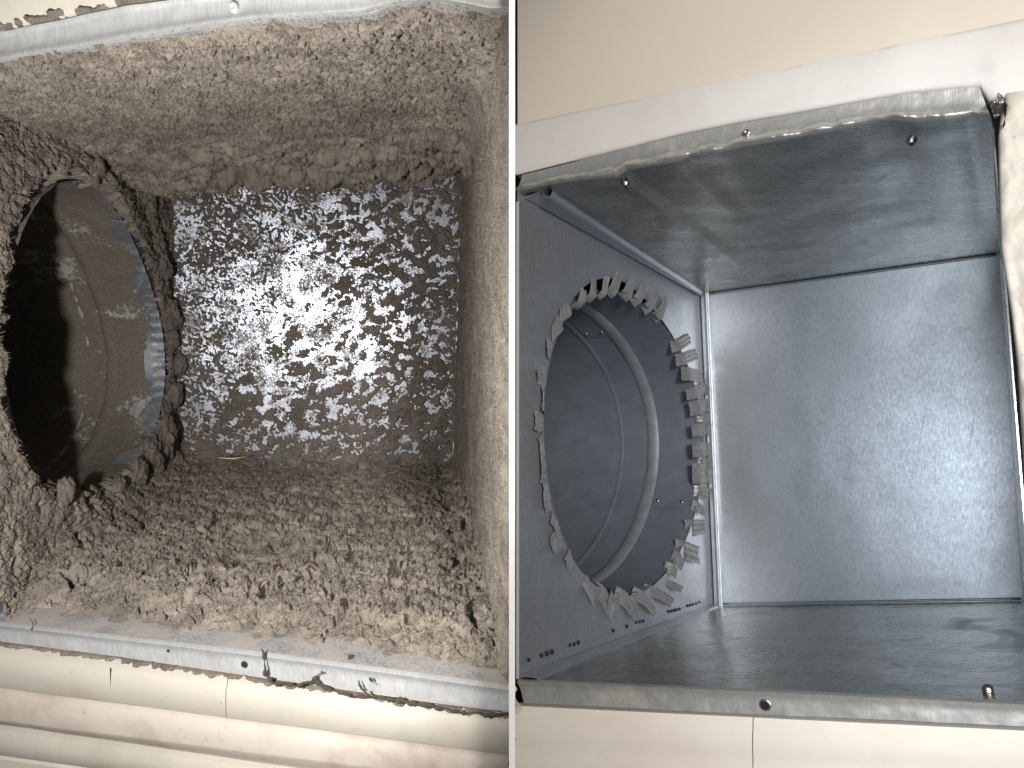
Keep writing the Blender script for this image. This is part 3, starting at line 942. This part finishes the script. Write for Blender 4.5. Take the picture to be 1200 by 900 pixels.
# crumpled top flange
ri = [(607, 225), (640, 217), (680, 211), (722, 208), (735, 199), (790, 190), (810, 183), (840, 179), (870, 172), (905, 166), (950, 158), (1000, 150), (1020, 144), (1045, 140), (1080, 143), (1110, 142), (1140, 137), (1162, 143)]
ro = [(612, 205), (700, 183), (800, 158), (870, 144), (1000, 122), (1060, 112), (1120, 106), (1148, 104)]
tfr = ribbon(R_top, ro, planeR, 320, 22, lambda t, s: .0045 * (s / .11) * np.exp(1 - s / .11) + .0030 * s * smooth(.6, 1, t) , M['galv_flange'], 'top_flange', cd, wrinkle=.0034, seed=20, wf=60, flatten=.8, label='crumpled top flange with a wavy lip')
dome('screw', planeR.hit(876, 157, .002), planeR.n, .0030, .002, M['steel'], tfr, recess=.4)
for (px, py) in ((733, 214), (1068, 163)):
    ab = pR_ceil.inv(px, py)
    dome('screw', pR_ceil.pt(ab[0], ab[1], .0005), pR_ceil.n, .0036, .004, M['steel'], cd, recess=.35)
# bottom flange
bi = [(612, 797), (760, 802), (900, 808), (1050, 815), (1215, 823)]
bo = [(614, 824), (700, 828), (900, 838), (1050, 844), (1215, 852)]
bfr = ribbon(R_bot, bo, planeR, 240, 14, lambda t, s: .0025 * (s / .08) * np.exp(1 - s / .08), M['galv_flange'], 'bottom_flange', cd, wrinkle=.0010, seed=31)
dome('screw_hole', planeR.hit(897.5, 826, .0007), planeR.n, .0030, .0012, M['black'], bfr, recess=.4)
dome('washer_rim', planeR.hit(897, 826, .0003), planeR.n, .0042, .0008, M['steel'], bfr, recess=.1)
ab = pR_floor.inv(1158, 811)
dome('screw', pR_floor.pt(ab[0], ab[1], .0005), pR_floor.n, .0034, .004, M['steel'], cd, recess=.35)
# thin left flange beside the added divider
lf = ribbon([(605.5, 238), (605.5, 795)], [(609, 236), (609, 795)], planeR, 60, 4, lambda t, s: .001 + .001 * s, M['white'], 'left_flange', cd)
# black printed dots low on the left panel
marks = [(619, 773, 2.0), (634, 768, 2.2), (640, 766, 2.6), (646, 764, 2.6), (667, 756, 1.7), (672, 755, 1.8), (677, 753, 2.2), (718, 739, 1.8), (734, 734, 1.8), (745, 729.5, 1.4), (749, 728.6, 1.5), (753, 727.6, 1.6),
         (783, 716.8, 1.4), (786, 716.2, 1.4), (789, 715.4, 1.5), (792, 714.8, 1.5), (796, 713.6, 1.5), (805, 710, 1.3), (808, 709.3, 1.3), (811, 708.4, 1.3), (815, 707.4, 1.2), (819, 705.6, 1.2)]
for (px, py, r) in marks:
    V = []
    for q in range(12):
        g = 2 * math.pi * q / 12
        ab = pR_left.inv(px + r * .95 * math.cos(g), py + r * 1.35 * math.sin(g))
        V.append(pR_left.pt(ab[0], ab[1], .0008))
    mesh('printed_dot', V, [tuple(range(12))], M['ink'], cd, flat=True)

# ---------------------------------------------------------------- clean branch pipe with its cut tabs
cp = thing('collar_pipe', 'clean grey round pipe with cut tabs in the left side of the clean duct', 'pipe', holeR.c - pR_left.n * .2 - holeR.v * holeR.sy)
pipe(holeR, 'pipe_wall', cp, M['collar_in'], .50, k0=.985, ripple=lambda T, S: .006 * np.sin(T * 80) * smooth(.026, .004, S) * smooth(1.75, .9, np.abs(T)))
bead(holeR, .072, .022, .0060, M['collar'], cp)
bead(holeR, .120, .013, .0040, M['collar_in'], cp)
# lap seams between the gores
def lap(th0, th1, s0, s1, name='lap_seam'):
    T, S = np.meshgrid(np.linspace(th0, th1, 30), np.linspace(s0, s1, 6))
    X = holeR.pt(T, S, .978)
    return sheet(name, X, norm(holeR.c - X), .0006, M['collar_in'], cp)
a1 = holeR.angle(815, 590)
lap(a1 - .03, a1 + .42, .012, .060)
lap(1.02, 1.35, .078, .112)
for (thr_, ss) in ((a1 + .02, .020), (a1 + .03, .054), (1.08, .084), (1.08, .106)):
    p = holeR.pt(np.array([thr_]), ss, .975)[0]
    dome('rivet', p, holeR.c - holeR.p.n * ss - p, .0024, .0016, M['steel'], cp)

tabs = [((679, 357), (679, 339), 9, .004), ((692, 349), (692, 326), 9, .005), ((706, 345), (708, 325), 7, .005), ((718, 341), (721, 319), 12, .006), ((735, 345), (737, 326), 13, .006),
        ((747, 351), (751, 334), 12, .005), ((760, 360), (765, 344), 12, .005), ((772, 369), (778, 351), 13, .004), ((793, 405), (806, 398), 14, .004), ((799, 421), (814, 416), 14, .004),
        ((806, 438), (820, 441), 16, .004), ((812, 461), (823, 453), 13, .005), ((816, 478), (829, 471), 17, .006), ((819, 504), (836, 499), 15, .006), ((819, 527), (837, 525), 18, .006),
        ((819, 555), (838, 554), 24, .006), ((810, 619), (822, 615), 20, .004), ((800, 644), (815, 648), 22, .004), ((780, 682), (795, 691), 9, .004), ((764, 693), (784, 705), 13, .004),
        ((749, 698), (765, 717), 15, .004), ((728, 699), (743, 721), 17, .004), ((704, 694), (714, 719), 16, .005), ((685, 679), (691, 703), 12, .005),
        ((638, 470), (629, 468), 34, .006), ((637, 525), (627, 527), 42, .006), ((643, 582), (633, 588), 34, .006), ((656, 628), (643, 640), 26, .005), ((645, 412), (636, 405), 22, .006)]
have = [holeR.angle(*t[0]) for t in tabs]
for q in np.arange(-math.pi, math.pi, .125):
    if min(abs((q - g + math.pi) % (2 * math.pi) - math.pi) for g in have) > .085 and not (.95 < q < 1.15):
        a_ = holeR.pt(np.array([q]), 0., .99)[0]; b_ = holeR.pt(np.array([q + random.uniform(-.05, .05)]), 0., 1.055 + .035 * random.random())[0]
        w_ = proj(holeR.pt(np.array([q + .055]), 0., 1.0)[0]) - proj(holeR.pt(np.array([q - .055]), 0., 1.0)[0])
        tabs.append((tuple(proj(a_)), tuple(proj(b_)), float(np.linalg.norm(w_)) * random.uniform(.8, 1.05), .003 + .003 * random.random()))
        have.append(q)
for k, (ra, ta, wpx, lift) in enumerate(tabs):
    lift = lift * .75
    r0 = pR_left.pt(*pR_left.inv(*ra)); t0 = pR_left.pt(*pR_left.inv(*ta))
    d = t0 - r0; L = np.linalg.norm(d); dn = d / L
    wd = norm(np.cross(pR_left.n, dn))
    # size across from the picture: project a unit step sideways
    stp = proj(r0 + wd * .001) - proj(r0 - wd * .001)
    hw = .5 * wpx / (np.linalg.norm(stp) / .002)
    hw = min(hw, .020)
    skew = random.uniform(-.25, .25); taper = random.uniform(.78, 1.0)
    ns, nw = 9, 17
    S, W = np.meshgrid(np.linspace(-.18, 1, ns), np.linspace(-1, 1, nw), indexing='ij')
    jag = 1 + .06 * np.sin(W * 3 + k)
    wfac = 1 - (1 - taper) * np.clip(S, 0, 1)
    hgt = np.where(S < 0, S * .03, .0012 + lift * np.clip(S, 0, 1) ** .8) + .00035 * np.sin(W * 9 + k) + .0012 * math.sin(k * 2.1) * W * S + .001 * np.sin(S * 3 + k)
    X = r0 + (S * jag * L)[..., None] * dn + (W * wfac * hw + skew * hw * S)[..., None] * wd + hgt[..., None] * pR_left.n
    sheet('tab', X, pR_left.n, .0005, M['tab'], cp)

# ---------------------------------------------------------------- woodwork and wall round the clean duct
def yl(x, p0, p1): return p0[1] + (p1[1] - p0[1]) * (x - p0[0]) / (p1[0] - p0[0])
xs0, xs1 = 604.5, 1260
wp = Plane([planeR.hit(604, 150, -.004), planeR.hit(1200, 26, -.004), planeR.hit(604, -60, -.004)])
X = np.array([[planeR.hit(x, y0 + (yl(x, (604, 148), (1200, 25)) + 6 - y0) * t, -.003) for x in np.linspace(xs0, xs1, 30)] for t in np.linspace(0, 1, 20) for y0 in (-120,)])
sheet('wall', X, planeR.n, .01, M['wall'], None, kind='structure')
uw = thing('upper_casing', 'white painted wooden casing above the clean duct', 'casing', planeR.hit(880, 120))
xsn = np.linspace(xs0, xs1, 60)
fo = np.array([(590, 210)] + ro[:-1] + [(1149, 105), (1160, 120), (1300, 112)])
rows = []
for s, o in ((0, -.006), (.0, .0004), (.05, .0022), (.12, .0030), (.30, .0026), (.36, .0036), (.6, .0050), (.9, .0056), (.97, .0050), (1.0, .0030), (1.0, -.004)):
    row = []
    for x in xsn:
        yb = np.interp(x, fo[:, 0], fo[:, 1]) - 1.6; yt = yl(x, (604, 148), (1200, 25))
        row.append(planeR.hit(x, yb + (yt - yb) * s, o))
    rows.append(row)
X = np.array(rows); X = X + (.0008 * fbm(X * 12, 3))[..., None] * planeR.n
sheet('board', X, planeR.n, .004, M['white'], uw)
lw = thing('lower_casing', 'white painted wooden sill below the clean duct', 'casing', planeR.hit(880, 900))
rows_r = [(826, 855, -.006), (827, 856, .0006), (831, 860, .0014), (842, 868, .0016), (844, 870, .0024), (864, 890, .0030), (874, 900, .0018), (889, 915, .0018), (892, 918, .0030), (960, 985, .0050)]
profile(rows_r, planeR, 604.5, 882.3, M['white_low'], 'board', lw, 604, 1200)
profile(rows_r, planeR, 883.6, 1260, M['white_low'], 'board', lw, 604, 1200)

# rough plaster edge on the right
rc = thing('right_casing', 'rough plastered white edge right of the clean duct', 'casing', planeR.hit(1195, 500))
ins = [(1176, 112), (1170, 160), (1171, 220), (1173, 290), (1178, 320), (1186, 370), (1193, 430), (1197, 500), (1201, 560), (1206, 640), (1212, 760), (1216, 850)]
out = [(1290, 98), (1290, 160), (1290, 300), (1290, 450), (1290, 600), (1290, 860)]
ribbon(ins, out, planeR, 200, 50, lambda t, s: .0030 * (1 - np.exp(-(s / .04))) + .001, M['plaster'], 'plaster_edge', rc, wrinkle=.006, seed=44, thick=.012)
# torn scrap of dark metal at the top right corner
st = np.array([(1162, 132), (1172, 117), (1180, 124), (1184, 138), (1178, 150), (1170, 157)])
ribbon([(1160, 133), (1166, 124), (1170, 116), (1178, 122), (1184, 134)], [(1164, 146), (1170, 141), (1175, 143), (1178, 150), (1172, 157)], planeR, 50, 16, lambda t, s: .010 + .005 * np.sin(t * 9) * np.sin(s * 5), M['galv_dull'], 'torn_scrap', None, wrinkle=.009, seed=61,
       label='torn dark scrap of sheet metal at the top right corner of the clean duct', cat='metal scrap')
ribbon([(604, 802), (607, 800), (610, 806)], [(606, 832), (610, 835), (614, 830)], planeR, 30, 10, lambda t, s: .006 + .003 * np.sin(s * 5), M['plaster'], 'splinter', None, wrinkle=.006, seed=71,
       label='broken brown splinter at the lower left corner of the clean duct', cat='splinter')
